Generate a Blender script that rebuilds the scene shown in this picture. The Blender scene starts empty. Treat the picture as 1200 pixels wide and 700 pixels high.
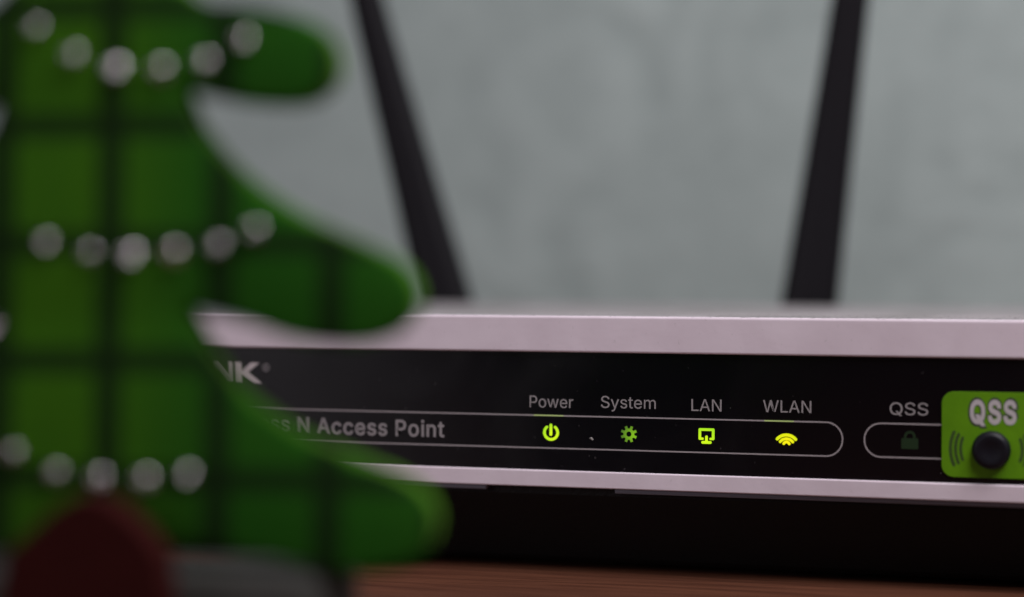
import bpy, bmesh, math, random
from mathutils import Vector, Matrix

random.seed(7)
S = bpy.context.scene
COL = S.collection
MM = 0.001
PI = math.pi

# ------------------------------------------------------------------ camera
YAW = math.radians(17.6)
PITCH = math.atan(55 / 2500)
cam_d = bpy.data.cameras.new('camera')
cam = bpy.data.objects.new('camera', cam_d)
COL.objects.link(cam)
cam.location = (0.09918, -0.31265, 0.048)
cam.rotation_euler = (PI / 2 - PITCH, 0, YAW)
cam_d.sensor_width = 36
cam_d.lens = 75
cam_d.clip_start = 0.01
cam_d.clip_end = 20
cam_d.dof.use_dof = True
cam_d.dof.focus_distance = 0.3205
cam_d.dof.aperture_fstop = 7.0
S.camera = cam

# ------------------------------------------------------------------ light
w = bpy.data.worlds.new('World')
S.world = w
w.use_nodes = True
bg = w.node_tree.nodes['Background']
bg.inputs['Color'].default_value = (0.86, 0.90, 1.0, 1)
bg.inputs['Strength'].default_value = 0.018


def area(name, loc, target, sx, sy, power, color):
    d = bpy.data.lights.new(name, 'AREA')
    d.shape = 'RECTANGLE'
    d.size, d.size_y = sx, sy
    d.energy = power
    d.color = color
    o = bpy.data.objects.new(name, d)
    COL.objects.link(o)
    o.location = loc
    o.rotation_euler = (Vector(target) - Vector(loc)).to_track_quat('-Z', 'Y').to_euler()
    return o


area('desk_lamp', (0.25, -0.13, 0.45), (0.04, 0.12, 0.08), 0.30, 0.30, 3.35, (1.0, 0.965, 0.985))
area('window_light', (-0.98, -1.38, 0.42), (0.0, 0.0, 0.03), 0.7, 0.6, 4.6, (0.985, 0.935, 1.0))

S.view_settings.view_transform = 'Standard'
S.view_settings.look = 'None'
S.view_settings.exposure = 0
S.view_settings.gamma = 1
S.view_settings.use_curve_mapping = False


# ------------------------------------------------------------------ materials
def mat(name, color=(0.5, 0.5, 0.5), rough=0.5, metal=0.0, spec=0.5, emit=None, estr=0.0):
    m = bpy.data.materials.new(name)
    m.use_nodes = True
    b = m.node_tree.nodes['Principled BSDF']
    b.inputs['Base Color'].default_value = (*color, 1)
    b.inputs['Roughness'].default_value = rough
    b.inputs['Metallic'].default_value = metal
    b.inputs['Specular IOR Level'].default_value = spec
    if emit:
        b.inputs['Emission Color'].default_value = (*emit, 1)
        b.inputs['Emission Strength'].default_value = estr
    return m


class NT:
    def __init__(self, m):
        self.t = m.node_tree
        self.n = self.t.nodes
        self.b = self.n['Principled BSDF']

    def add(self, kind, **kw):
        x = self.n.new(kind)
        for k, v in kw.items():
            if k in x.inputs:
                x.inputs[k].default_value = v
            else:
                setattr(x, k, v)
        return x

    def link(self, a, b):
        self.t.links.new(a, b)

    def math(self, op, a, b=None, c=None):
        x = self.n.new('ShaderNodeMath')
        x.operation = op
        for i, v in enumerate((a, b, c)):
            if v is None:
                continue
            if isinstance(v, (int, float)):
                x.inputs[i].default_value = v
            else:
                self.link(v, x.inputs[i])
        return x.outputs[0]

    def mix(self, fac, a, b):
        x = self.n.new('ShaderNodeMix')
        x.data_type = 'RGBA'
        for sock, v in ((x.inputs[0], fac), (x.inputs[6], a), (x.inputs[7], b)):
            if isinstance(v, tuple):
                sock.default_value = (*v, 1)
            elif isinstance(v, (int, float)):
                sock.default_value = v
            else:
                self.link(v, sock)
        return x.outputs[2]

    def ramp(self, v, lo, hi):
        x = self.n.new('ShaderNodeMapRange')
        x.inputs[1].default_value = lo
        x.inputs[2].default_value = hi
        self.link(v, x.inputs[0])
        return x.outputs[0]

    def bump(self, h, strength, dist):
        x = self.n.new('ShaderNodeBump')
        x.inputs['Strength'].default_value = strength
        x.inputs['Distance'].default_value = dist
        self.link(h, x.inputs['Height'])
        self.link(x.outputs[0], self.b.inputs['Normal'])

    def coords(self, scale=(1, 1, 1)):
        c = self.n.new('ShaderNodeTexCoord')
        mp = self.n.new('ShaderNodeMapping')
        mp.inputs['Scale'].default_value = scale
        self.link(c.outputs['Object'], mp.inputs[0])
        return mp.outputs[0]

    def noise(self, vec, scale, detail=3, dist=0.0, rough=0.5):
        x = self.n.new('ShaderNodeTexNoise')
        x.inputs['Scale'].default_value = scale
        x.inputs['Detail'].default_value = detail
        x.inputs['Distortion'].default_value = dist
        x.inputs['Roughness'].default_value = rough
        self.link(vec, x.inputs['Vector'])
        return x.outputs['Fac']


# grey-green plaster with broad fan-shaped brush sweeps
m_wall = mat('brushed_plaster', (0.3, 0.33, 0.32), 0.75, spec=0.2)
t = NT(m_wall)
v = t.coords()
warp = t.n.new('ShaderNodeTexNoise')
warp.inputs['Scale'].default_value = 16
warp.inputs['Detail'].default_value = 2
t.link(v, warp.inputs['Vector'])
vm = t.n.new('ShaderNodeVectorMath')
vm.operation = 'MULTIPLY_ADD'
t.link(warp.outputs['Color'], vm.inputs[0])
vm.inputs[1].default_value = (0.022, 0.022, 0.022)
t.link(v, vm.inputs[2])
vo = t.n.new('ShaderNodeTexVoronoi')
vo.inputs['Scale'].default_value = 18
t.link(vm.outputs[0], vo.inputs['Vector'])
ring = t.math('SINE', t.math('MULTIPLY', vo.outputs['Distance'], 30.0))
mask = t.ramp(t.noise(v, 22, 3, 0.5), 0.40, 0.60)
arcs = t.math('MULTIPLY', ring, mask)
streak = t.noise(t.coords((30, 30, 95)), 1.0, 5, 1.2, 0.6)
blot = t.noise(v, 30, 5, 0.3)
fine = t.noise(v, 150, 3, 0.6)
h = t.math('ADD', t.math('MULTIPLY', arcs, 0.20), t.math('ADD', t.math('MULTIPLY', streak, 0.35), t.math('ADD', t.math('MULTIPLY', blot, 0.8), t.math('MULTIPLY', fine, 0.8))))
col = t.mix(t.ramp(h, 0.55, 1.40), (0.272, 0.316, 0.310), (0.385, 0.438, 0.429))
t.link(col, t.b.inputs['Base Color'])
t.bump(h, 0.6, 0.0012)

# reddish brown wood, grain running along the device
m_wood = mat('desk_wood', (0.25, 0.12, 0.07), 0.42, spec=0.35)
t = NT(m_wood)
v = t.coords((6, 110, 20))
g1 = t.noise(v, 5.0, 6, 0.5, 0.62)
v2 = t.coords((9, 420, 30))
g2 = t.noise(v2, 6.0, 3, 0.2)
fib = t.math('ADD', t.math('MULTIPLY', g1, 0.65), t.math('MULTIPLY', g2, 0.35))
col = t.mix(t.ramp(fib, 0.34, 0.66), (0.040, 0.012, 0.0065), (0.155, 0.058, 0.032))
t.link(col, t.b.inputs['Base Color'])
t.bump(fib, 0.25, 0.0003)

# off-white moulded plastic with faint dust
m_white = mat('white_plastic', (0.72, 0.66, 0.70), 0.36, spec=0.4)
t = NT(m_white)
v = t.coords()
n1 = t.noise(v, 130, 4, 0.3)
n2 = t.noise(v, 1500, 2)
col = t.mix(t.ramp(n1, 0.3, 0.7), (0.69, 0.585, 0.66), (0.76, 0.655, 0.735))
col = t.mix(t.math('MULTIPLY', t.ramp(n2, 0.66, 0.74), 0.25), col, (0.40, 0.37, 0.37))
t.link(col, t.b.inputs['Base Color'])
rr = t.math('ADD', t.math('MULTIPLY', n1, 0.2), 0.27)
t.link(rr, t.b.inputs['Roughness'])
t.bump(t.noise(v, 900, 3), 0.12, 0.00015)

# dusty top of the housing
m_top = mat('dusty_white_plastic', (0.55, 0.52, 0.53), 0.7, spec=0.25)
t = NT(m_top)
v = t.coords()
n1 = t.noise(v, 60, 5, 0.8)
n2 = t.noise(v, 900, 3)
col = t.mix(t.ramp(n1, 0.35, 0.62), (0.36, 0.325, 0.345), (0.24, 0.23, 0.23))
col = t.mix(t.math('MULTIPLY', t.ramp(n2, 0.56, 0.68), 0.5), col, (0.17, 0.165, 0.16))
t.link(col, t.b.inputs['Base Color'])
t.bump(n2, 0.4, 0.0002)

# glossy black panel with haze of fingerprints
m_panel = mat('glossy_black_plastic', (0.006, 0.0055, 0.007), 0.2, spec=0.45)
t = NT(m_panel)
v = t.coords()
n1 = t.noise(v, 45, 4, 1.2)
n2 = t.noise(v, 1300, 2)
rr = t.math('ADD', t.math('MULTIPLY', n1, 0.20), 0.12)
t.link(rr, t.b.inputs['Roughness'])
col = t.mix(t.math('MULTIPLY', t.ramp(n2, 0.75, 0.80), 0.4), (0.0022, 0.0018, 0.0034), (0.10, 0.09, 0.095))
t.link(col, t.b.inputs['Base Color'])

m_black = mat('black_plastic', (0.006, 0.0055, 0.006), 0.55, spec=0.2)
t = NT(m_black)
v = t.coords()
t.bump(t.noise(v, 1600, 2), 0.5, 0.0002)
m_lip = mat('grey_black_lip', (0.15, 0.15, 0.19), 0.35)
m_ant = mat('antenna_plastic', (0.008, 0.007, 0.009), 0.5, spec=0.12)
t = NT(m_ant)
t.bump(t.noise(t.coords(), 900, 2), 0.3, 0.0002)
m_rubber = mat('rubber', (0.02, 0.02, 0.02), 0.8)
m_print = mat('grey_print', (0.32, 0.292, 0.30), 0.5, spec=0.2)
m_line = mat('grey_line_print', (0.36, 0.32, 0.335), 0.5, spec=0.2)
m_bold = mat('bold_print', (0.31, 0.28, 0.292), 0.5, spec=0.2)
m_logo = mat('logo_print', (0.54, 0.475, 0.49), 0.4, spec=0.3)
m_badge = mat('green_badge', (0.22, 0.60, 0.012), 0.45, spec=0.35)
t = NT(m_badge)
n1 = t.noise(t.coords(), 160, 4, 0.4)
t.link(t.mix(t.ramp(n1, 0.3, 0.7), (0.095, 0.25, 0.002), (0.125, 0.31, 0.003)), t.b.inputs['Base Color'])
t.bump(t.noise(t.coords(), 1500, 2), 0.2, 0.0001)
m_badge_white = mat('badge_white', (0.52, 0.48, 0.50), 0.4)
m_badge_dark = mat('badge_dark', (0.045, 0.06, 0.03), 0.5)
m_badge_wave = mat('badge_wave_dark', (0.035, 0.075, 0.012), 0.5)
m_button = mat('button_black', (0.006, 0.0055, 0.010), 0.45, spec=0.3)


def led(name, x, z, core, edge, reach):
    """backlit window: brightest where the diode sits behind it (x, z in millimetres)"""
    m = mat(name, (0.02, 0.05, 0.0), 0.5)
    t = NT(m)
    co = t.n.new('ShaderNodeTexCoord')
    d = t.n.new('ShaderNodeVectorMath')
    d.operation = 'DISTANCE'
    t.link(co.outputs['Object'], d.inputs[0])
    d.inputs[1].default_value = (x * MM, 0.0005, z * MM)
    f = t.ramp(d.outputs['Value'], 0.2 * MM, reach * MM)
    t.link(t.mix(f, core, edge), t.b.inputs['Emission Color'])
    t.b.inputs['Emission Strength'].default_value = 1.0
    return m


m_led = led('lit_green', 6.5, 19.9, (0.74, 0.97, 0.006), (0.28, 0.70, 0.010), 2.2)
m_led_dim = led('dim_green', 19.2, 20.1, (0.20, 0.44, 0.006), (0.040, 0.11, 0.010), 2.1)
m_led_lan = led('lit_lime', 30.2, 19.8, (0.68, 0.95, 0.006), (0.38, 0.78, 0.010), 1.9)
m_led_wlan = led('lit_yellow', 42.6, 19.7, (0.98, 0.84, 0.002), (0.62, 0.80, 0.002), 2.0)
m_led_off = mat('unlit_green', (0.007, 0.027, 0.006), 0.5)
m_leak = mat('backlit_line', (0.35, 0.34, 0.25), 0.5, emit=(0.20, 0.34, 0.01), estr=0.55)
m_dust = mat('dust', (0.42, 0.40, 0.39), 0.9)
m_dust_dark = mat('dark_dust', (0.13, 0.125, 0.12), 0.9)

# plaid felt
m_felt = mat('plaid_felt', (0.05, 0.2, 0.02), 0.9, spec=0.1)
t = NT(m_felt)
co = t.n.new('ShaderNodeTexCoord')
sep = t.n.new('ShaderNodeSeparateXYZ')
t.link(co.outputs['Object'], sep.inputs[0])


def band(axis, centre, pitch, half, soft):
    a = t.math('SUBTRACT', axis, centre)
    a = t.math('DIVIDE', a, pitch)
    a = t.math('ABSOLUTE', t.math('SUBTRACT', a, t.math('ROUND', a)))
    a = t.math('MULTIPLY', a, pitch)
    x = t.n.new('ShaderNodeMapRange')
    x.interpolation_type = 'SMOOTHSTEP'
    x.inputs[1].default_value = half + soft
    x.inputs[2].default_value = half - soft
    t.link(a, x.inputs[0])
    return x.outputs[0]


lean = t.math('ADD', sep.outputs['X'], t.math('MULTIPLY', sep.outputs['Z'], -0.022))
bx_ = band(lean, 0.0002, 0.0116, 0.00145, 0.0003)
bz_ = band(sep.outputs['Z'], 0.0609, 0.01206, 0.00135, 0.0003)
nz = t.noise(co.outputs['Object'], 90, 3, 0.4)
fz = t.noise(co.outputs['Object'], 1400, 3)
# falloff of the left light painted into the felt: yellow-green middle, deeper green outside
face_falloff = t.n.new('ShaderNodeMapRange')
face_falloff.interpolation_type = 'SMOOTHSTEP'
face_falloff.inputs[1].default_value = 0.003
face_falloff.inputs[2].default_value = 0.017
t.link(t.math('ABSOLUTE', t.math('ADD', sep.outputs['X'], 0.004)), face_falloff.inputs[0])
cell = t.mix(face_falloff.outputs[0], (0.047, 0.160, 0.0040), (0.0135, 0.100, 0.0050))
base = t.mix(t.math('MULTIPLY', t.ramp(nz, 0.35, 0.65), 0.35), cell, (0.022, 0.105, 0.005))
dk = t.math('MULTIPLY', t.math('MAXIMUM', bx_, t.math('MULTIPLY', bz_, 0.92)), 0.92)
base = t.mix(dk, base, (0.005, 0.016, 0.004))
both = t.math('MULTIPLY', bx_, bz_)
base = t.mix(t.math('MULTIPLY', both, 0.5), base, (0.003, 0.008, 0.003))
base = t.mix(t.math('MULTIPLY', fz, 0.3), base, (0.015, 0.045, 0.007))
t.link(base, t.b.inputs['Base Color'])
t.b.inputs['Sheen Weight'].default_value = 0.08
t.b.inputs['Sheen Tint'].default_value = (0.35, 0.9, 0.1, 1)
t.bump(fz, 0.6, 0.0005)
m_felt_edge = mat('cut_felt_edge', (0.12, 0.40, 0.016), 0.9, spec=0.1)
t = NT(m_felt_edge)
n1 = t.noise(t.coords(), 700, 3)
t.link(t.mix(n1, (0.040, 0.125, 0.004), (0.066, 0.175, 0.007)), t.b.inputs['Base Color'])
t.b.inputs['Sheen Weight'].default_value = 0.1
t.b.inputs['Sheen Tint'].default_value = (0.4, 0.9, 0.1, 1)
t.bump(n1, 0.6, 0.0005)
m_red = mat('red_brown_felt', (0.075, 0.012, 0.011), 0.9, spec=0.1)
t = NT(m_red)
n1 = t.noise(t.coords(), 600, 3)
t.link(t.mix(n1, (0.024, 0.003, 0.003), (0.043, 0.006, 0.005)), t.b.inputs['Base Color'])
t.bump(n1, 0.6, 0.0004)
m_base = mat('pale_grey_base', (0.27, 0.28, 0.265), 0.85, spec=0.2)
t = NT(m_base)
n1 = t.noise(t.coords(), 180, 4, 0.5)
t.link(t.mix(n1, (0.052, 0.052, 0.049), (0.080, 0.080, 0.074)), t.b.inputs['Base Color'])
t.bump(n1, 0.4, 0.0004)
m_silver = mat('silver_bead', (0.93, 0.89, 0.91), 0.24, metal=1.0)


# ------------------------------------------------------------------ mesh helpers (input in millimetres)
def link(name, me, material, parent=None, smooth=False):
    o = bpy.data.objects.new(name, me)
    COL.objects.link(o)
    if material:
        me.materials.append(material)
    if parent:
        o.parent = parent
    if smooth:
        for p in me.polygons:
            p.use_smooth = True
    return o


def from_bm(name, bm, material, parent=None, smooth=False, recalc=True):
    if recalc:
        bmesh.ops.recalc_face_normals(bm, faces=bm.faces[:])
    me = bpy.data.meshes.new(name)
    bm.to_mesh(me)
    bm.free()
    me.transform(Matrix.Scale(MM, 4))
    return link(name, me, material, parent, smooth)


def bm_box(bm, x0, x1, y0, y1, z0, z1):
    v = [bm.verts.new(p) for p in ((x0, y0, z0), (x1, y0, z0), (x1, y1, z0), (x0, y1, z0),
                                   (x0, y0, z1), (x1, y0, z1), (x1, y1, z1), (x0, y1, z1))]
    for f in ((0, 1, 2, 3), (4, 5, 6, 7), (0, 1, 5, 4), (1, 2, 6, 5), (2, 3, 7, 6), (3, 0, 4, 7)):
        bm.faces.new([v[i] for i in f])


def bevel(o, width, seg=3, angle=35):
    b = o.modifiers.new('bevel', 'BEVEL')
    b.width = width * MM
    b.segments = seg
    b.limit_method = 'ANGLE'
    b.angle_limit = math.radians(angle)
    b.harden_normals = False


def loft(bm, rings, cap0=True, cap1=True):
    vs = [[bm.verts.new(p) for p in r] for r in rings]
    n = len(vs[0])
    for a, b in zip(vs, vs[1:]):
        for i in range(n):
            bm.faces.new((a[i], a[(i + 1) % n], b[(i + 1) % n], b[i]))
    caps = []
    if cap0:
        caps.append(bm.faces.new(vs[0][::-1]))
    if cap1:
        caps.append(bm.faces.new(vs[-1]))
    for f in caps:
        f.normal_update()
    return vs, caps


def rrect(x0, x1, y0, y1, r, n=6):
    """rounded rectangle outline in two coordinates; r = (r00, r10, r11, r01)"""
    if not isinstance(r, tuple):
        r = (r,) * 4
    out = []
    for (cx, cy, a0, rr) in ((x0 + r[0], y0 + r[0], PI, r[0]), (x1 - r[1], y0 + r[1], 1.5 * PI, r[1]),
                             (x1 - r[2], y1 - r[2], 0, r[2]), (x0 + r[3], y1 - r[3], 0.5 * PI, r[3])):
        for i in range(n + 1):
            a = a0 + 0.5 * PI * i / n
            out.append((cx + rr * math.cos(a), cy + rr * math.sin(a)))
    return out


def plate(bm, outline, y_front, y_back):
    """solid plate from an x-z outline"""
    vs, caps = loft(bm, [[(x, y_front, z) for x, z in outline], [(x, y_back, z) for x, z in outline]])
    bmesh.ops.triangulate(bm, faces=caps)


def ribbon(pts, width, caps=True, n=8):
    """closed outline of a stroke with round ends"""
    P = [Vector(p) for p in pts]
    r = width / 2
    left, right = [], []
    for i, p in enumerate(P):
        if i == 0:
            d = (P[1] - P[0]).normalized()
            nrm = Vector((-d.y, d.x))
        elif i == len(P) - 1:
            d = (P[-1] - P[-2]).normalized()
            nrm = Vector((-d.y, d.x))
        else:
            d0 = (p - P[i - 1]).normalized()
            d1 = (P[i + 1] - p).normalized()
            b = d0 + d1
            b.normalize()
            nrm = Vector((-b.y, b.x)) / max(0.35, b.dot(d0))
        left.append(p + nrm * r)
        right.append(p - nrm * r)
    out = list(left)
    if caps:
        d = (P[-1] - P[-2])
        a0 = math.atan2(d.y, d.x)
        out += [P[-1] + r * Vector((math.cos(a0 + PI / 2 - PI * k / n), math.sin(a0 + PI / 2 - PI * k / n))) for k in range(1, n)]
    out += right[::-1]
    if caps:
        d = (P[0] - P[1])
        a0 = math.atan2(d.y, d.x)
        out += [P[0] + r * Vector((math.cos(a0 + PI / 2 - PI * k / n), math.sin(a0 + PI / 2 - PI * k / n))) for k in range(1, n)]
    return [(q.x, q.y) for q in out]


def arc(cx, cz, r, a0, a1, n=16, sx=1.0):
    return [(cx + sx * r * math.cos(math.radians(a0 + (a1 - a0) * i / n)),
             cz + r * math.sin(math.radians(a0 + (a1 - a0) * i / n))) for i in range(n + 1)]


# outlines of the grotesque letters printed on the panel: advance width and closed contours, in 1/1000 em
GLYPHS = {
    '0': (453, [[(227,-7),(191,-3),(158,7),(130,24),(105,48),(85,77),(62,133),(50,202),(48,281),(57,353),(69,395),(85,431),(106,461),(130,484),(159,502),(191,512),(227,516),(262,512),(295,502),(323,484),(348,461),(377,414),(391,375),(403,306),(405,227),(396,155),(377,95),(359,62),(336,35),(310,15),(279,1),(245,-6)],[(227,50),(250,52),(271,60),(299,82),(320,116),(338,176),(344,254),(338,332),(320,393),(299,426),(281,443),(250,457),(227,460),(203,457),(182,449),(163,435),(140,405),(123,365),(115,332),(109,254),(115,176),(128,129),(147,92),(172,66),(203,52),(214,50)]]),
    '3': (453, [[(218,-7),(173,-3),(108,22),(78,47),(57,79),(45,118),(44,132),(109,132),(118,100),(137,76),(150,66),(191,52),(239,51),(266,57),(291,69),(315,93),(323,108),(329,135),(326,172),(306,211),(284,229),(242,244),(201,248),(157,248),(157,299),(288,448),(288,452),(70,452),(70,509),(372,509),(372,461),(211,278),(211,289),(247,290),(279,286),(308,276),(333,262),(363,234),(378,211),(391,173),(393,145),(387,103),(377,78),(354,45),(321,19),(309,12),(266,-2),(235,-6)]]),
    'A': (480, [[(16,0),(201,509),(276,509),(463,0),(395,0),(232,478),(245,478),(191,302),(85,0)],[(110,142),(110,199),(370,199),(370,142)]]),
    'L': (393, [[(60,0),(60,509),(125,509),(125,57),(361,57),(361,0)]]),
    'M': (628, [[(60,0),(60,509),(152,509),(322,49),(307,49),(352,187),(476,509),(568,509),(568,0),(504,0),(507,457),(513,457),(456,291),(342,0),(286,0),(112,457),(119,457),(122,291),(122,0)]]),
    'N': (523, [[(60,0),(60,509),(136,509),(388,107),(414,55),(405,54),(399,195),(399,509),(463,509),(463,0),(387,0),(115,438),(108,452),(119,454),(125,291),(125,0)]]),
    'P': (445, [[(60,0),(60,509),(254,508),(305,499),(345,480),(375,452),(390,430),(404,391),(409,348),(407,318),(396,278),(375,243),(356,223),(332,207),(305,195),(254,186),(109,186),(109,242),(257,244),(279,248),(312,266),(329,286),(342,319),(342,376),(329,409),(305,434),(279,446),(245,452),(125,452),(125,0)]]),
    'Q': (533, [[(245,159),(313,159),(468,-48),(401,-48),(331,46)],[(267,-7),(225,-3),(186,7),(150,25),(119,49),(92,79),(80,96),(61,135),(53,157),(41,228),(41,280),(53,352),(70,393),(80,412),(105,445),(134,472),(150,484),(205,508),(246,515),(288,515),(329,508),(384,484),(415,459),(442,429),(464,393),(480,352),(490,305),(493,254),(490,203),(480,157),(464,115),(442,79),(415,49),(384,25),(348,7),(309,-3),(288,-6)],[(267,53),(296,55),(324,63),(361,84),(392,116),(415,160),(425,194),(430,233),(430,275),(425,314),(415,349),(401,379),(383,404),(349,433),(324,446),(282,455),(252,455),(223,450),(184,433),(161,415),(133,379),(113,332),(104,275),(104,233),(113,176),(125,144),(151,105),(172,84),(210,63),(237,55),(252,54)]]),
    'R': (449, [[(60,0),(60,509),(255,508),(290,504),(320,495),(367,465),(384,444),(401,408),(409,367),(409,337),(405,309),(384,260),(367,240),(333,217),(305,206),(255,198),(96,198),(96,255),(258,256),(289,263),(319,281),(334,300),(344,333),(344,371),(334,405),(319,425),(298,440),(258,451),(125,452),(125,0)],[(353,0),(230,229),(303,229),(428,0)]]),
    'S': (447, [[(224,-9),(188,-7),(156,-1),(114,16),(91,31),(64,60),(51,83),(42,109),(38,137),(104,137),(110,110),(123,88),(150,66),(185,53),(235,49),(286,60),(324,85),(338,106),(346,139),(340,168),(322,189),(254,220),(163,246),(128,260),(98,279),(86,289),(67,313),(60,326),(53,356),(54,400),(62,425),(75,448),(92,468),(138,498),(165,508),(195,514),(227,516),(259,514),(289,508),(316,498),(351,476),(377,449),(390,427),(400,391),(401,378),(337,378),(332,402),(312,430),(291,444),(254,456),(225,459),(185,454),(152,440),(125,412),(118,398),(115,367),(122,345),(136,328),(184,302),(312,264),(359,238),(379,220),(395,198),(407,161),(408,125),(399,87),(379,53),(349,25),(337,17),(294,0),(261,-7),(243,-8)]]),
    'W': (686, [[(155,0),(16,509),(82,509),(197,40),(189,40),(224,196),(306,509),(380,509),(497,40),(488,40),(523,196),(603,509),(670,509),(530,0),(455,0),(351,391),(336,475),(350,475),(318,323),(230,0)]]),
    'b': (424, [[(229,-8),(189,-3),(159,12),(123,50),(118,59),(112,59),(112,0),(53,0),(53,509),(114,509),(114,319),(118,319),(142,351),(171,373),(207,383),(245,384),(287,374),(313,361),(345,332),(370,293),(385,245),(390,208),(390,169),(381,116),(370,84),(355,57),(336,34),(301,9),(260,-6),(245,-8)],[(220,47),(253,51),(287,72),(301,88),(320,128),(328,176),(323,239),(307,281),(295,298),(262,322),(243,328),(220,330),(198,328),(178,322),(154,306),(134,282),(118,241),(113,203),(114,162),(121,126),(140,86),(170,59),(188,51),(209,47)]]),
    'c': (396, [[(207,-8),(190,-8),(159,-2),(130,9),(104,25),(72,58),(49,100),(37,150),(34,187),(40,243),(49,276),(72,318),(104,351),(144,374),(174,382),(234,383),(284,368),(324,341),(353,301),(362,277),(303,262),(274,308),(226,329),(184,328),(154,316),(130,296),(108,258),(99,224),(96,187),(99,151),(108,117),(130,80),(154,60),(173,51),(207,46),(253,55),(282,76),(303,112),(304,117),(363,102),(346,63),(313,26),(261,-1),(217,-8)]]),
    'e': (404, [[(212,-8),(194,-8),(161,-2),(117,16),(92,35),(63,71),(49,100),(37,150),(34,187),(36,224),(49,274),(55,290),(71,317),(91,340),(128,367),(172,382),(236,382),(285,366),(319,341),(341,315),(357,282),(368,242),(371,169),(75,169),(75,221),(338,221),(310,202),(307,237),(298,269),(277,301),(255,319),(216,330),(194,330),(164,323),(138,308),(109,270),(97,231),(96,164),(102,127),(110,106),(128,80),(151,61),(179,50),(220,46),(260,55),(281,68),(294,82),(306,105),(365,91),(348,55),(328,32),(283,4),(237,-7),(225,-8)]]),
    'i': (167, [[(53,0),(53,379),(114,379),(114,0)],[(84,443),(63,448),(44,468),(41,483),(44,499),(58,516),(84,524),(100,521),(121,504),(126,489),(125,472),(110,451),(89,443)]]),
    'l': (189, [[(139,-2),(112,0),(82,13),(67,28),(58,47),(53,71),(53,509),(114,509),(115,77),(120,62),(130,54),(167,54),(181,3),(143,-2)]]),
    'm': (610, [[(53,0),(53,379),(112,379),(112,295),(108,295),(122,331),(144,358),(172,376),(211,386),(245,383),(268,375),(287,361),(303,342),(318,308),(321,295),(312,295),(326,329),(350,356),(381,375),(417,385),(458,385),(497,372),(522,354),(541,328),(553,296),(557,255),(557,0),(496,0),(495,267),(490,289),(480,306),(456,323),(429,330),(387,326),(363,312),(342,284),(336,263),(335,0),(274,0),(274,270),(265,297),(246,317),(229,326),(210,330),(171,326),(145,312),(130,296),(119,274),(114,248),(114,0)]]),
    'n': (410, [[(114,227),(114,0),(53,0),(53,379),(112,379),(112,287),(102,287),(116,319),(132,344),(152,362),(187,379),(213,384),(252,383),(295,369),(321,349),(341,321),(353,285),(357,256),(357,0),(296,0),(295,249),(286,286),(265,312),(246,323),(201,329),(168,321),(141,303),(122,275),(114,237)]]),
    'o': (415, [[(207,-8),(190,-8),(159,-2),(130,9),(104,25),(72,58),(49,100),(37,150),(34,187),(40,243),(49,276),(72,318),(104,351),(144,374),(174,382),(224,384),(271,374),(299,360),(323,341),(352,305),(366,276),(376,243),(381,187),(379,150),(366,100),(352,71),(323,35),(299,16),(256,-2),(224,-8)],[(207,46),(242,51),(262,60),(285,80),(298,97),(314,139),(319,200),(311,247),(298,278),(278,303),(262,316),(231,328),(207,330),(184,328),(154,316),(130,296),(108,258),(99,224),(96,187),(99,151),(108,117),(130,80),(154,60),(173,51),(195,47)]]),
    'p': (424, [[(53,-143),(53,379),(112,379),(112,319),(118,319),(142,351),(171,373),(207,383),(245,384),(287,374),(313,361),(345,332),(370,293),(385,245),(390,208),(390,169),(381,116),(370,84),(355,57),(336,34),(301,9),(260,-6),(208,-7),(180,0),(147,21),(118,59),(114,59),(114,-143)],[(220,47),(253,51),(287,72),(301,88),(320,128),(328,176),(323,239),(307,281),(295,298),(262,322),(243,328),(220,330),(198,328),(178,322),(154,306),(134,282),(118,241),(113,203),(114,162),(121,126),(140,86),(170,59),(188,51),(209,47)]]),
    'r': (259, [[(53,0),(53,379),(112,379),(112,321),(130,347),(161,373),(191,383),(240,384),(243,322),(207,326),(174,321),(152,311),(126,284),(115,254),(114,0)]]),
    's': (365, [[(182,-8),(133,-3),(112,3),(76,24),(50,54),(38,83),(36,94),(94,107),(105,79),(124,60),(150,49),(181,45),(206,47),(236,57),(258,74),(267,95),(268,109),(262,126),(243,144),(212,155),(133,174),(92,192),(72,208),(53,237),(47,261),(47,285),(51,305),(65,332),(95,360),(126,375),(161,383),(212,383),(244,376),(279,358),(304,332),(318,308),(324,290),(268,277),(254,304),(236,321),(210,331),(187,333),(156,329),(131,317),(114,299),(109,285),(110,264),(119,248),(136,235),(172,223),(261,200),(297,180),(320,153),(328,131),(331,96),(323,65),(306,39),(281,18),(260,6),(223,-5),(196,-8)]]),
    't': (227, [[(204,379),(204,327),(6,327),(6,379)],[(65,471),(126,471),(128,76),(136,61),(156,51),(202,54),(213,2),(168,-4),(125,2),(92,21),(77,41),(68,64),(65,93)]]),
    'w': (567, [[(138,0),(23,379),(87,379),(172,59),(175,41),(165,41),(206,214),(252,379),(316,379),(402,41),(391,41),(434,214),(480,379),(545,379),(429,0),(368,0),(277,338),(291,338),(248,172),(199,0)]]),
    'y': (389, [[(47,-139),(61,-86),(99,-90),(118,-84),(138,-64),(151,-36),(163,-1),(17,379),(84,379),(206,21),(184,21),(224,155),(305,379),(371,379),(196,-77),(177,-107),(139,-136),(100,-145),(54,-141),(49,-139)]]),
}


def signed_area(l):
    return sum(l[i - 1][0] * l[i][1] - l[i][0] * l[i - 1][1] for i in range(len(l))) / 2


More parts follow.
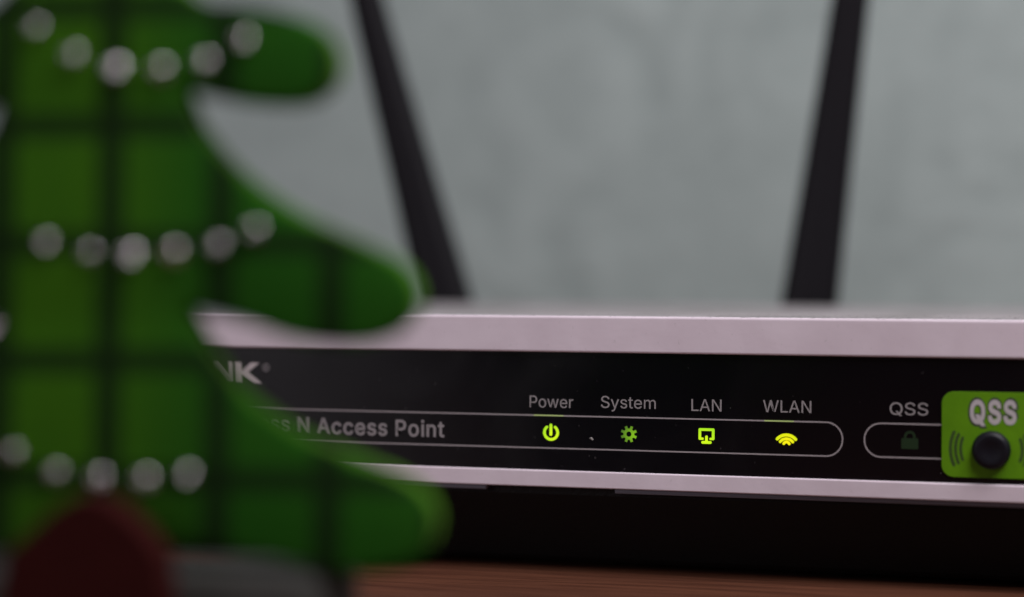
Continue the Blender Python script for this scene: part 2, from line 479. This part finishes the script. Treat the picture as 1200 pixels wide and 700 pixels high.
def grow(l, d):
    """mitred offset of a closed contour to the right of its direction (outwards when it runs anticlockwise)"""
    if not d:
        return l
    out = []
    n = len(l)
    for i in range(n):
        p0, p1, p2 = Vector(l[i - 1]), Vector(l[i]), Vector(l[(i + 1) % n])
        a, b = (p1 - p0).normalized(), (p2 - p1).normalized()
        m = Vector((a.y, -a.x)) + Vector((b.y, -b.x))
        if m.length < 1e-4:
            out.append(tuple(p1))
            continue
        m.normalize()
        k = max(0.45, m.dot(Vector((a.y, -a.x))))
        out.append(tuple(p1 + m * d / k))
    return out


def text_mesh(s, offset=0.0, spacing=1.0):
    """solid strokes first, each with its holes; strokes that cross another one lie a hair higher"""
    bm = bmesh.new()
    x = 0.0
    for ch in s:
        if ch == ' ':
            x += 188 * spacing
            continue
        adv, loops = GLYPHS[ch]
        big = max(loops, key=lambda l: abs(signed_area(l)))
        sign = 1 if signed_area(big) > 0 else -1
        solids = [l for l in loops if signed_area(l) * sign > 0]
        holes = [l for l in loops if signed_area(l) * sign < 0]
        groups = [[l] for l in solids]
        groups[solids.index(big)] += holes
        for k, g in enumerate(groups):
            c = bpy.data.curves.new('lettering', 'CURVE')
            c.dimensions = '2D'
            c.fill_mode = 'BOTH'
            c.extrude = 0.004
            for lp in g:
                lp = grow(lp, offset * 1000 * sign)
                sp = c.splines.new('POLY')
                sp.points.add(len(lp) - 1)
                for q, (a, b) in zip(sp.points, lp):
                    q.co = ((x + a) / 1000, b / 1000, 0, 1)
                sp.use_cyclic_u = True
            o = bpy.data.objects.new('lettering', c)
            COL.objects.link(o)
            me = o.to_mesh()
            me.transform(Matrix.Translation((0, 0, 0.0012 * k)))
            bm.from_mesh(me)
            o.to_mesh_clear()
            bpy.data.objects.remove(o)
            bpy.data.curves.remove(c)
        x += adv * spacing
    me = bpy.data.meshes.new('lettering')
    bm.to_mesh(me)
    bm.free()
    return me


CAP = 0.509


def lettering(name, s, x0, x1, base, cap, y, material, parent, offset=0.0, spacing=1.0, pad=0.0):
    """flat print in the x-z plane, fitted between x0 and x1, standing on base (millimetres)"""
    me = text_mesh(s, offset, spacing)
    a = min(v.co.x for v in me.vertices)
    b = max(v.co.x for v in me.vertices)
    kx = (x1 - x0 + 2 * pad) / (b - a)
    kz = cap / CAP
    for v in me.vertices:
        x, yy, zz = v.co
        v.co = (MM * (x0 - pad + (x - a) * kx), MM * (y - zz * 2.0), MM * (base + yy * kz))
    me.materials.clear()
    return link(name, me, material, parent)


def tag(o, label=None, cat=None, group=None, kind=None):
    for k, v in (('label', label), ('category', cat), ('group', group), ('kind', kind)):
        if v:
            o[k] = v


# ------------------------------------------------------------------ setting
DZ = -1.6       # height of the desk top
bm = bmesh.new()
bm_box(bm, -750, 750, -620, 258, -24, DZ)
desk = from_bm('desk', bm, m_wood)
bevel(desk, 1.5)
tag(desk, 'reddish brown wooden desk top with fine straight grain', kind='structure')
bm = bmesh.new()
bm_box(bm, -1200, 1200, 260, 300, -700, 1500)
wall = from_bm('wall', bm, m_wall)
tag(wall, 'grey-green plaster wall with faint sweeping brush texture', kind='structure')

# ------------------------------------------------------------------ access point
ap = bpy.data.objects.new('wireless_access_point', None)
COL.objects.link(ap)
ap.empty_display_size = 0.05
tag(ap, 'white wireless access point with glossy black front strip, lit green icons and two black antennas', 'access point')

XL, XR = -101.0, 91.0
ZB, ZT = 11.92, 38.14
ZI0, ZI1 = 14.5, 32.62
PY = 0.5        # depth of the panel face behind the bezel face

# bezel: front frame around the black strip
bm = bmesh.new()
o_ = rrect(XL, XR, ZB, ZT, 1.2, 4)
i_ = rrect(XL + 4, XR - 4, ZI0, ZI1, 0.9, 4)
fo = [bm.verts.new((x, 0, z)) for x, z in o_]
fi = [bm.verts.new((x, 0, z)) for x, z in i_]
bo = [bm.verts.new((x, 4, z)) for x, z in o_]
bi = [bm.verts.new((x, 4, z)) for x, z in i_]
n = len(o_)
for i in range(n):
    j = (i + 1) % n
    bm.faces.new((fo[i], fo[j], fi[j], fi[i]))
    bm.faces.new((bo[i], bo[j], bi[j], bi[i]))
    bm.faces.new((fo[i], fo[j], bo[j], bo[i]))
    bm.faces.new((fi[i], fi[j], bi[j], bi[i]))
bezel = from_bm('bezel', bm, m_white, ap)
bevel(bezel, 0.32, 3, 50)

# housing behind the bezel, top falling slightly towards the back
bm = bmesh.new()


def slab(z_front, z_back, inset):
    out = []
    for x, y in rrect(XL + inset, XR - inset, 4.0, 124 - inset, (0.6, 0.6, 12 - inset, 12 - inset), 6):
        k = (y - 4) / 120
        out.append((x, y, z_front + (z_back - z_front) * k))
    return out


loft(bm, [slab(ZB, ZB, 0.3), slab(ZB + 0.4, ZB + 0.4, 0), slab(37.2, 35.9, 0), slab(37.75, 36.45, 0.2), slab(38.0, 36.7, 0.7), slab(38.09, 36.79, 1.6)])
shell = from_bm('upper_shell', bm, m_top, ap)

# black lower shell, tucked in under the bezel
bm = bmesh.new()


def low(z, f):
    return [(x, y, z) for x, y in rrect(XL + f * 0.6, XR - f * 0.6, f, 123 - f * 0.5, (4, 4, 10, 10), 5)]


loft(bm, [low(-0.6, 9.0), low(0.2, 8.0), low(5.0, 5.2), low(9.3, 2.7), low(10.6, 2.0), low(11.86, 1.9)])
lower = from_bm('lower_shell', bm, m_black, ap)
# lip under the bezel with the notch cut out of it
for a, b in ((XL + 1.2, -4.3), (16.2, XR - 1.2)):
    bm = bmesh.new()
    bm_box(bm, a, b, 0.5, 4.0, 11.2, 11.88)
    lp = from_bm('lip', bm, m_lip, ap)
    bevel(lp, 0.18, 2)
for fx in (XL + 22, XR - 22):
    for fy in (26, 106):
        bm = bmesh.new()
        loft(bm, [[(fx + r * math.cos(a * PI / 8), fy + r * math.sin(a * PI / 8), z) for a in range(16)]
                  for z, r in ((DZ, 4.2), (DZ + 0.3, 4.8), (-0.5, 5.0))])
        from_bm('rubber_foot', bm, m_rubber, ap)

# front panel
bm = bmesh.new()
plate(bm, rrect(XL + 4.0, XR - 4.0, ZI0 - 0.05, ZI1 + 0.05, 0.9, 4), PY, 3.6)
panel = from_bm('front_panel', bm, m_panel, ap)

E1 = PY - 0.02     # print sits a hair proud of the panel


def frame_line(name, outline_fn, width, parent):
    bm = bmesh.new()
    a, b = outline_fn(0.0), outline_fn(width)
    n = len(a)
    va = [bm.verts.new((x, E1, z)) for x, z in a]
    vb = [bm.verts.new((x, E1, z)) for x, z in b]
    va2 = [bm.verts.new((x, PY + 0.05, z)) for x, z in a]
    vb2 = [bm.verts.new((x, PY + 0.05, z)) for x, z in b]
    for i in range(n):
        j = (i + 1) % n
        bm.faces.new((va[i], va[j], vb[j], vb[i]))
        bm.faces.new((va[i], va[j], va2[j], va2[i]))
        bm.faces.new((vb[i], vb[j], vb2[j], vb2[i]))
    return from_bm(name, bm, m_line, parent)


LW = 0.21
frame_line('outline', lambda i: rrect(-92 + i, 50.93 - i, 17.76 + i, 22.97 - i, 2.55 - i, 10), LW, panel)
frame_line('outline', lambda i: rrect(53.93 + i, 83 - i, 17.86 + i, 23.0 - i, 2.5 - i, 10), LW, panel)
# stretches of the printed line that the lamps behind shine through
for x0, x1 in ((3.4, 8.1), (39.2, 43.6)):
    bm = bmesh.new()
    bm_box(bm, x0, x1, E1 - 0.008, E1 + 0.02, 22.97 - LW + 0.02, 22.965)
    from_bm('light_leak', bm, m_leak, panel)

lettering('lettering', 'Power', 2.70, 9.66, 24.08, 1.80, E1, m_print, panel)
lettering('lettering', 'System', 14.05, 22.62, 24.24, 1.80, E1, m_print, panel)
lettering('lettering', 'LAN', 28.12, 32.72, 24.08, 1.78, E1, m_print, panel)
lettering('lettering', 'WLAN', 39.0, 46.2, 24.16, 1.78, E1, m_print, panel)
lettering('lettering', 'QSS', 57.70, 63.25, 24.20, 1.80, E1, m_print, panel)
lettering('lettering', '300Mbps Wireless N Access Point', -68.6, -11.2, 19.12, 2.45, E1, m_bold, panel, offset=0.012, spacing=1.08)

# maker's lettering, heavy block capitals
LZ0, LZ1 = 26.9, 30.2
glyphs = {
    'T': [[(0, LZ1), (0, 29.3), (1.35, 29.3), (1.35, LZ0), (2.45, LZ0), (2.45, 29.3), (3.8, 29.3), (3.8, LZ1)]],
    'P': [[(0, LZ0), (0, LZ1), (2.6, LZ1), (3.3, 29.9), (3.6, 29.2), (3.3, 28.5), (2.6, 28.15), (1.1, 28.15), (1.1, LZ0)]],
    '-': [[(0, 28.2), (0, 28.95), (1.3, 28.95), (1.3, 28.2)]],
    'L': [[(0, LZ0), (0, LZ1), (1.1, LZ1), (1.1, 27.75), (3.2, 27.75), (3.2, LZ0)]],
    'I': [[(0, LZ0), (0, LZ1), (1.05, LZ1), (1.05, LZ0)]],
    'N': [[(0, LZ0), (0, LZ1), (0.95, LZ1), (2.85, 28.15), (2.85, LZ1), (3.6, LZ1), (3.6, LZ0), (2.65, LZ0), (0.75, 28.95), (0.75, LZ0)]],
    'K': [[(0, LZ0), (0, LZ1), (1.15, LZ1), (1.15, 28.75), (2.9, LZ1), (4.35, LZ1), (2.35, 28.65), (4.75, LZ0), (3.35, LZ0), (1.15, 28.2), (1.15, LZ0)]],
}
for ch, x in (('T', -72.4), ('P', -68.2), ('-', -64.2), ('L', -62.2), ('I', -58.4), ('N', -51.05 + 0.0), ('K', -46.95)):
    if ch == 'I':
        x = -52.6
    if ch == 'L':
        x = -56.3
    if ch == '-':
        x = -58.2
    if ch == 'P':
        x = -62.2
    if ch == 'T':
        x = -66.4
    bm = bmesh.new()
    for poly in glyphs[ch]:
        plate(bm, [(x + a, b) for a, b in poly], E1, PY + 0.05)
    from_bm('logo_letter', bm, m_logo, panel)
# registered mark
bm = bmesh.new()
ring_o = [(-41.45 + 0.62 * math.cos(a * PI / 10), 29.45 + 0.62 * math.sin(a * PI / 10)) for a in range(20)]
ring_i = [(-41.45 + 0.50 * math.cos(a * PI / 10), 29.45 + 0.50 * math.sin(a * PI / 10)) for a in range(20)]
for i in range(20):
    j = (i + 1) % 20
    bm.faces.new([bm.verts.new((p[0], E1, p[1])) for p in (ring_o[i], ring_o[j], ring_i[j], ring_i[i])])
from_bm('registered_mark', bm, m_bold, panel)
lettering('registered_mark', 'R', -41.68, -41.20, 29.15, 0.58, E1, m_bold, panel)


# lamps: icon-shaped windows lit from behind
def icon(name, strokes, material, parent, width, dome=0.05):
    bm = bmesh.new()
    for k, (pts, wd) in enumerate(strokes):
        plate(bm, ribbon(pts, wd or width), E1 - dome - 0.004 * k, PY + 0.05)
    return from_bm(name, bm, material, parent)


px = 0.128
cx, cz = 6.13, 20.28
icon('power_icon', [(arc(cx, cz - 0.02, 1.06, 128, 412, 28), None), ([(cx - 0.02, cz + 1.12), (cx - 0.02, cz - 0.32)], 0.44)], m_led, panel, 0.42)

gx, gz = 18.43, 20.33
bm = bmesh.new()
outl = []
for k in range(8):
    a = k * 45 + 22.5
    for da, r in ((-13, 0.86), (-9, 1.28), (9, 1.28), (13, 0.86)):
        outl.append((gx + r * math.cos(math.radians(a + da)), gz + r * math.sin(math.radians(a + da))))
inn = [(gx + 0.40 * math.cos(math.radians((i // 4) * 45 + 22.5 + (-13, -9, 9, 13)[i % 4])),
        gz + 0.40 * math.sin(math.radians((i // 4) * 45 + 22.5 + (-13, -9, 9, 13)[i % 4]))) for i in range(32)]
va = [bm.verts.new((x, E1, z)) for x, z in outl]
vb = [bm.verts.new((x, E1, z)) for x, z in inn]
for i in range(32):
    j = (i + 1) % 32
    bm.faces.new((va[i], va[j], vb[j], vb[i]))
ret = bmesh.ops.extrude_face_region(bm, geom=bm.faces[:])
bmesh.ops.translate(bm, verts=[e for e in ret['geom'] if isinstance(e, bmesh.types.BMVert)], vec=(0, 0.06, 0))
from_bm('gear_icon', bm, m_led_dim, panel)

lx, lz = 30.44, 20.36
icon('network_icon', [([(lx - 1.02, lz - 0.40), (lx - 1.02, lz + 0.96)], None), ([(lx - 1.02, lz + 0.96), (lx + 1.02, lz + 0.96)], None),
                      ([(lx + 1.02, lz + 0.96), (lx + 1.02, lz - 0.40)], None), ([(lx - 1.02, lz - 0.42), (lx - 0.60, lz - 0.42)], 0.36),
                      ([(lx + 1.02, lz - 0.42), (lx + 0.62, lz - 0.42)], 0.36), ([(lx, lz - 0.12), (lx, lz - 0.84)], 0.40),
                      ([(lx - 0.58, lz - 0.96), (lx + 0.58, lz - 0.96)], 0.42)], m_led_lan, panel, 0.40)

wx, wz = 42.52, 19.42
icon('wireless_icon', [(arc(wx, wz - 0.35, 1.76, 40, 140, 20, 1.02), 0.46), (arc(wx, wz - 0.25, 1.10, 36, 144, 16, 1.05), 0.42),
                       ([(wx - 0.40, wz + 0.12), (wx - 0.30, wz + 0.28), (wx, wz + 0.40), (wx + 0.30, wz + 0.28), (wx + 0.42, wz + 0.10)], 0.40)], m_led_wlan, panel, 0.42)

kx, kz = 60.62, 20.1
bm = bmesh.new()
plate(bm, rrect(kx - 1.22, kx + 1.22, kz - 0.85, kz + 0.72, 0.12, 2), E1, PY + 0.05)
plate(bm, ribbon([(kx - 0.66, kz + 0.72)] + arc(kx, kz + 0.95, 0.66, 180, 0, 12) + [(kx + 0.66, kz + 0.72)], 0.36, caps=False), E1 - 0.004, PY + 0.05)
from_bm('lock_icon', bm, m_led_off, panel)

# green button badge
bm = bmesh.new()
BY = PY - 0.22
plate(bm, rrect(65.22, 79.4, 15.4, 27.78, 1.75, 8), BY, PY + 0.1)
badge = from_bm('button_badge', bm, m_badge, panel)
bevel(badge, 0.12, 2, 60)
lettering('lettering_outline', 'QSS', 69.12, 75.9, 23.26, 3.30, BY - 0.004, m_badge_dark, badge, offset=0.066, spacing=1.16, pad=0.16)  # dark outline of the badge letters, a grown copy behind the white ones
lettering('lettering', 'QSS', 69.22, 75.80, 23.36, 3.10, BY - 0.02, m_badge_white, badge, offset=0.034, spacing=1.16)
bxx, bzz = 72.28, 19.42
for side in (-1, 1):
    for r, wd in ((4.35, 0.44), (5.08, 0.46), (5.8, 0.48)):
        bm = bmesh.new()
        a = 21 if r < 5 else 24
        c0 = 0 if side > 0 else 180
        plate(bm, ribbon(arc(bxx, bzz + 0.1, r, c0 - a, c0 + a, 14), wd), BY - 0.015, BY + 0.05)
        from_bm('wave_mark', bm, m_badge_wave, badge)
bm = bmesh.new()
prof = [(2.78, BY + 0.02), (2.76, BY - 0.12), (2.66, BY - 0.25), (2.62, BY - 0.9), (2.40, BY - 1.2), (1.9, BY - 1.28), (1.2, BY - 1.12), (0.5, BY - 1.0)]
loft(bm, [[(bxx + r * math.cos(a * PI / 20), y, bzz + r * math.sin(a * PI / 20)) for a in range(40)] for r, y in prof])
from_bm('button', bm, m_button, badge, smooth=True)

# antennas: hinged tapering blades behind the housing
blade_bm = bmesh.new()
rings = []
for s, wd, th in ((7, 11.8, 8.0), (10, 12.0, 8.2), (18, 11.6, 8.0), (45, 9.7, 7.0), (85, 7.2, 5.8), (125, 5.6, 5.0), (140, 5.0, 4.6), (142.5, 4.2, 3.8), (143.6, 2.4, 2.2)):
    ring = []
    for i in range(20):
        a = 2 * PI * i / 20
        c, s_ = math.cos(a), math.sin(a)
        k = 0.62
        ring.append((wd / 2 * math.copysign(abs(c) ** k, c), th / 2 * math.copysign(abs(s_) ** k, s_), s))
    rings.append(ring)
loft(blade_bm, rings)
bmesh.ops.recalc_face_normals(blade_bm, faces=blade_bm.faces[:])
blade_me = bpy.data.meshes.new('antenna')
blade_bm.to_mesh(blade_me)
blade_bm.free()
blade_me.transform(Matrix.Scale(MM, 4))
blade_me.materials.append(m_ant)
for p in blade_me.polygons:
    p.use_smooth = True
bm = bmesh.new()
loft(bm, [[(r * math.cos(a * PI / 10), y, r * math.sin(a * PI / 10)) for a in range(20)] for y, r in ((-6.2, 4.0), (-5.0, 4.6), (4.2, 4.8), (5.0, 4.2))])
bm_box(bm, -3.2, 3.2, -2.6, 2.6, 0, 7.4)
bmesh.ops.recalc_face_normals(bm, faces=bm.faces[:])
hinge_me = bpy.data.meshes.new('hinge')
bm.to_mesh(hinge_me)
bm.free()
hinge_me.transform(Matrix.Scale(MM, 4))
hinge_me.materials.append(m_ant)
for (x, z, tilt, lab) in ((-56.8, 37.7, 15.4, 'left-leaning black antenna'), (23.9, 37.3, 7.5, 'right-leaning black antenna')):
    sgn = -1 if tilt > 10 else 1
    tl = math.radians(tilt)
    an = bpy.data.objects.new('antenna', blade_me)
    COL.objects.link(an)
    an.parent = ap
    z0 = 21.0
    an.location = ((x - sgn * math.tan(tl) * (z - z0)) * MM, 130 * MM, z0 * MM)
    an.rotation_euler = (0, sgn * tl, 0)
    an['label'] = lab
    hg = bpy.data.objects.new('hinge', hinge_me)
    COL.objects.link(hg)
    hg.parent = an

# dust lying on the housing and the panel
bm = bmesh.new()


def grain(x, y, z, r, flat=False):
    vs = []
    for k in range(6):
        d = [(1, 0, 0), (-1, 0, 0), (0, 1, 0), (0, -1, 0), (0, 0, 1), (0, 0, -1)][k]
        q = r * random.uniform(0.6, 1.4)
        vs.append(bm.verts.new((x + d[0] * q, y + d[1] * q * (0.3 if flat else 1), z + d[2] * q * (1 if flat else 0.5))))
    for a in (0, 1):
        for b in (2, 3):
            for c in (4, 5):
                bm.faces.new((vs[a], vs[b], vs[c]))


for _ in range(900):
    x = random.uniform(-40, 84) if random.random() < 0.4 else random.uniform(28, 84)
    y = 0.5 + 30 * random.random() ** 2
    zz = 38.14 if y < 4 else 38.1 - (y - 4) * 1.3 / 120
    grain(x, y, zz, random.uniform(0.04, 0.13))
dtop = from_bm('dust', bm, m_dust_dark, ap)
tag(dtop, kind='stuff')
bm = bmesh.new()
grain(12.55, PY - 0.03, 19.55, 0.20, True)
grain(12.68, PY - 0.03, 19.40, 0.16, True)
for _ in range(22):
    grain(random.uniform(-40, 84), PY - 0.01, random.uniform(14.8, 32.3), random.uniform(0.015, 0.045), True)
dpan = from_bm('dust', bm, m_dust, panel)
tag(dpan, kind='stuff')

# ------------------------------------------------------------------ christmas tree decoration
tree = bpy.data.objects.new('christmas_tree_decoration', None)
COL.objects.link(tree)
tree.location = (-0.0075, -0.1168, 0)
tree.rotation_euler = (0, 0, YAW - math.radians(7))
tree.empty_display_size = 0.03
tag(tree, 'flat green plaid christmas tree with rows of silver beads, out of focus in front', 'decoration')

K = 219 / 2500


def loc(x, y):
    return ((x - 115) * K, 48 - (y - 295) * K)


def catmull(pts, n=10):
    P = [pts[0]] + pts + [pts[-1]]
    out = []
    for i in range(1, len(P) - 2):
        p0, p1, p2, p3 = [Vector(q) for q in P[i - 1:i + 3]]
        for k in range(n):
            u = k / n
            out.append(0.5 * ((2 * p1) + (-p0 + p2) * u + (2 * p0 - 5 * p1 + 4 * p2 - p3) * u * u + (-p0 + 3 * p1 - 3 * p2 + p3) * u ** 3))
    return out


right = []
right += catmull([loc(*q) for q in ((118, -178), (140, -120), (180, -55), (233, 0), (290, 9), (346, 21), (382, 40), (398, 70), (391, 102), (360, 123), (310, 124), (262, 117), (217, 106))])
right += catmull([loc(*q) for q in ((217, 106), (236, 150), (285, 205), (350, 250), (426, 285), (474, 311), (492, 344), (479, 379), (444, 399), (398, 403), (345, 396), (285, 376), (219, 362))])
right += catmull([loc(*q) for q in ((219, 362), (248, 412), (288, 461), (346, 503), (415, 534), (468, 555), (503, 579), (513, 610), (499, 645), (460, 662), (400, 667), (320, 652), (225, 640), (118, 634))])
left = [Vector((-q.x - (1.5 if q.x > 3 else 0.5 * max(q.x, 0)), q.y - 0.9)) for q in right][::-1]
outline = right + left[:-1]
# even out and offset for the rounded felt edge
pts = [outline[0]]
for q in outline[1:]:
    if (q - pts[-1]).length > 0.35:
        pts.append(q)
N = len(pts)


def inset(d):
    out = []
    for i in range(N):
        tg = (pts[(i + 2) % N] - pts[i - 2]).normalized()
        nr = Vector((tg.y, -tg.x))
        out.append(pts[i] + nr * d)
    return out


area2 = sum(pts[i].x * pts[(i + 1) % N].y - pts[(i + 1) % N].x * pts[i].y for i in range(N))
sg = 1 if area2 < 0 else -1
TH = 5.0
bm = bmesh.new()
rg = []
for k in range(4):
    a = PI / 2 * k / 3
    rg.append([(q.x, 0.55 - 0.55 * math.sin(a), q.y) for q in inset(sg * 0.75 * (1 - math.cos(a)))][:])
vs, caps = loft(bm, [rg[3][:]], False, True)
front_faces = bmesh.ops.triangulate(bm, faces=caps)['faces']
vs2, _ = loft(bm, rg, False, False)
bmesh.ops.remove_doubles(bm, verts=bm.verts[:], dist=0.0005)
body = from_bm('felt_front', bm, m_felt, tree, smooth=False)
for p in body.data.polygons:
    p.use_smooth = True
bm = bmesh.new()
mid = [inset(0.0), inset(sg * -0.05), inset(0.0), inset(sg * 0.7)]
loft(bm, [[(q.x, y, q.y) for q in r] for r, y in zip(mid, (0.56, 2.5, TH - 0.6, TH))], False, True)
fc = [f for f in bm.faces if len(f.verts) > 4]
for f in fc:
    f.normal_update()
bmesh.ops.triangulate(bm, faces=fc)
core = from_bm('felt_core', bm, m_felt_edge, tree)
for p in core.data.polygons:
    p.use_smooth = len(p.vertices) == 4

# silver beads in three sagging garlands
bm = bmesh.new()
prof = [(0.02, -1.05), (0.45, -0.98), (0.62, -1.12), (0.95, -1.05), (1.18, -0.70), (1.25, -0.2), (1.22, 0.15)]
loft(bm, [[(r * math.cos(a * PI / 12), y, r * math.sin(a * PI / 12)) for a in range(24)] for r, y in prof])
bmesh.ops.recalc_face_normals(bm, faces=bm.faces[:])
bead_me = bpy.data.meshes.new('bead')
bm.to_mesh(bead_me)
bm.free()
bead_me.transform(Matrix.Scale(MM, 4))
bead_me.materials.append(m_silver)
for p in bead_me.polygons:
    p.use_smooth = True
rows = [[(42, 28), (88, 61), (140, 77), (192, 79), (245, 70), (292, 45)],
        [(54, 280), (106, 292), (157, 294), (207, 291), (259, 284), (303, 266)],
        [(12, 527), (64, 551), (117, 557), (172, 557), (224, 550), (-38, 506)]]
for row in rows:
    for j, q in enumerate(row):
        x, z = loc(*q)
        b = bpy.data.objects.new('bead', bead_me)
        COL.objects.link(b)
        b.parent = tree
        b.location = (x * MM, -0.1 * MM, (z - 0.4) * MM)
        k = random.uniform(0.60, 0.68) + (0.14 if j in (2, 3) else 0.0)
        b.scale = (k, 0.9 * k + 0.15, k)
        b.rotation_euler = (random.uniform(-0.25, 0.1), random.uniform(0, 3), random.uniform(-0.2, 0.2))

# dark red trunk standing in front of the base, and the base itself
bm = bmesh.new()
tp = [loc(*q) for q in ((84, 588), (104, 578), (136, 578), (154, 588), (182, 612), (206, 644), (212, 690), (218, 850), (12, 850), (14, 690), (22, 644), (60, 610))]
tp = [(x, max(z, DZ)) for x, z in tp]
plate(bm, tp, -5.2, -0.6)
trunk = from_bm('trunk', bm, m_red, tree)
bevel(trunk, 0.3, 2, 60)
bm = bmesh.new()
bo_ = lambda i: rrect(-25.6 + i, 25.4 - i, -0.4 + i, 13 - i, 5.0 - i * 0.5, 6)
loft(bm, [[(x, y, z) for x, y in bo_(i)] for z, i in ((DZ, 0.4), (DZ + 0.5, 0.0), (14.3, 0.0), (15.0, 0.25), (15.3, 0.9))])
from_bm('stand', bm, m_base, tree)
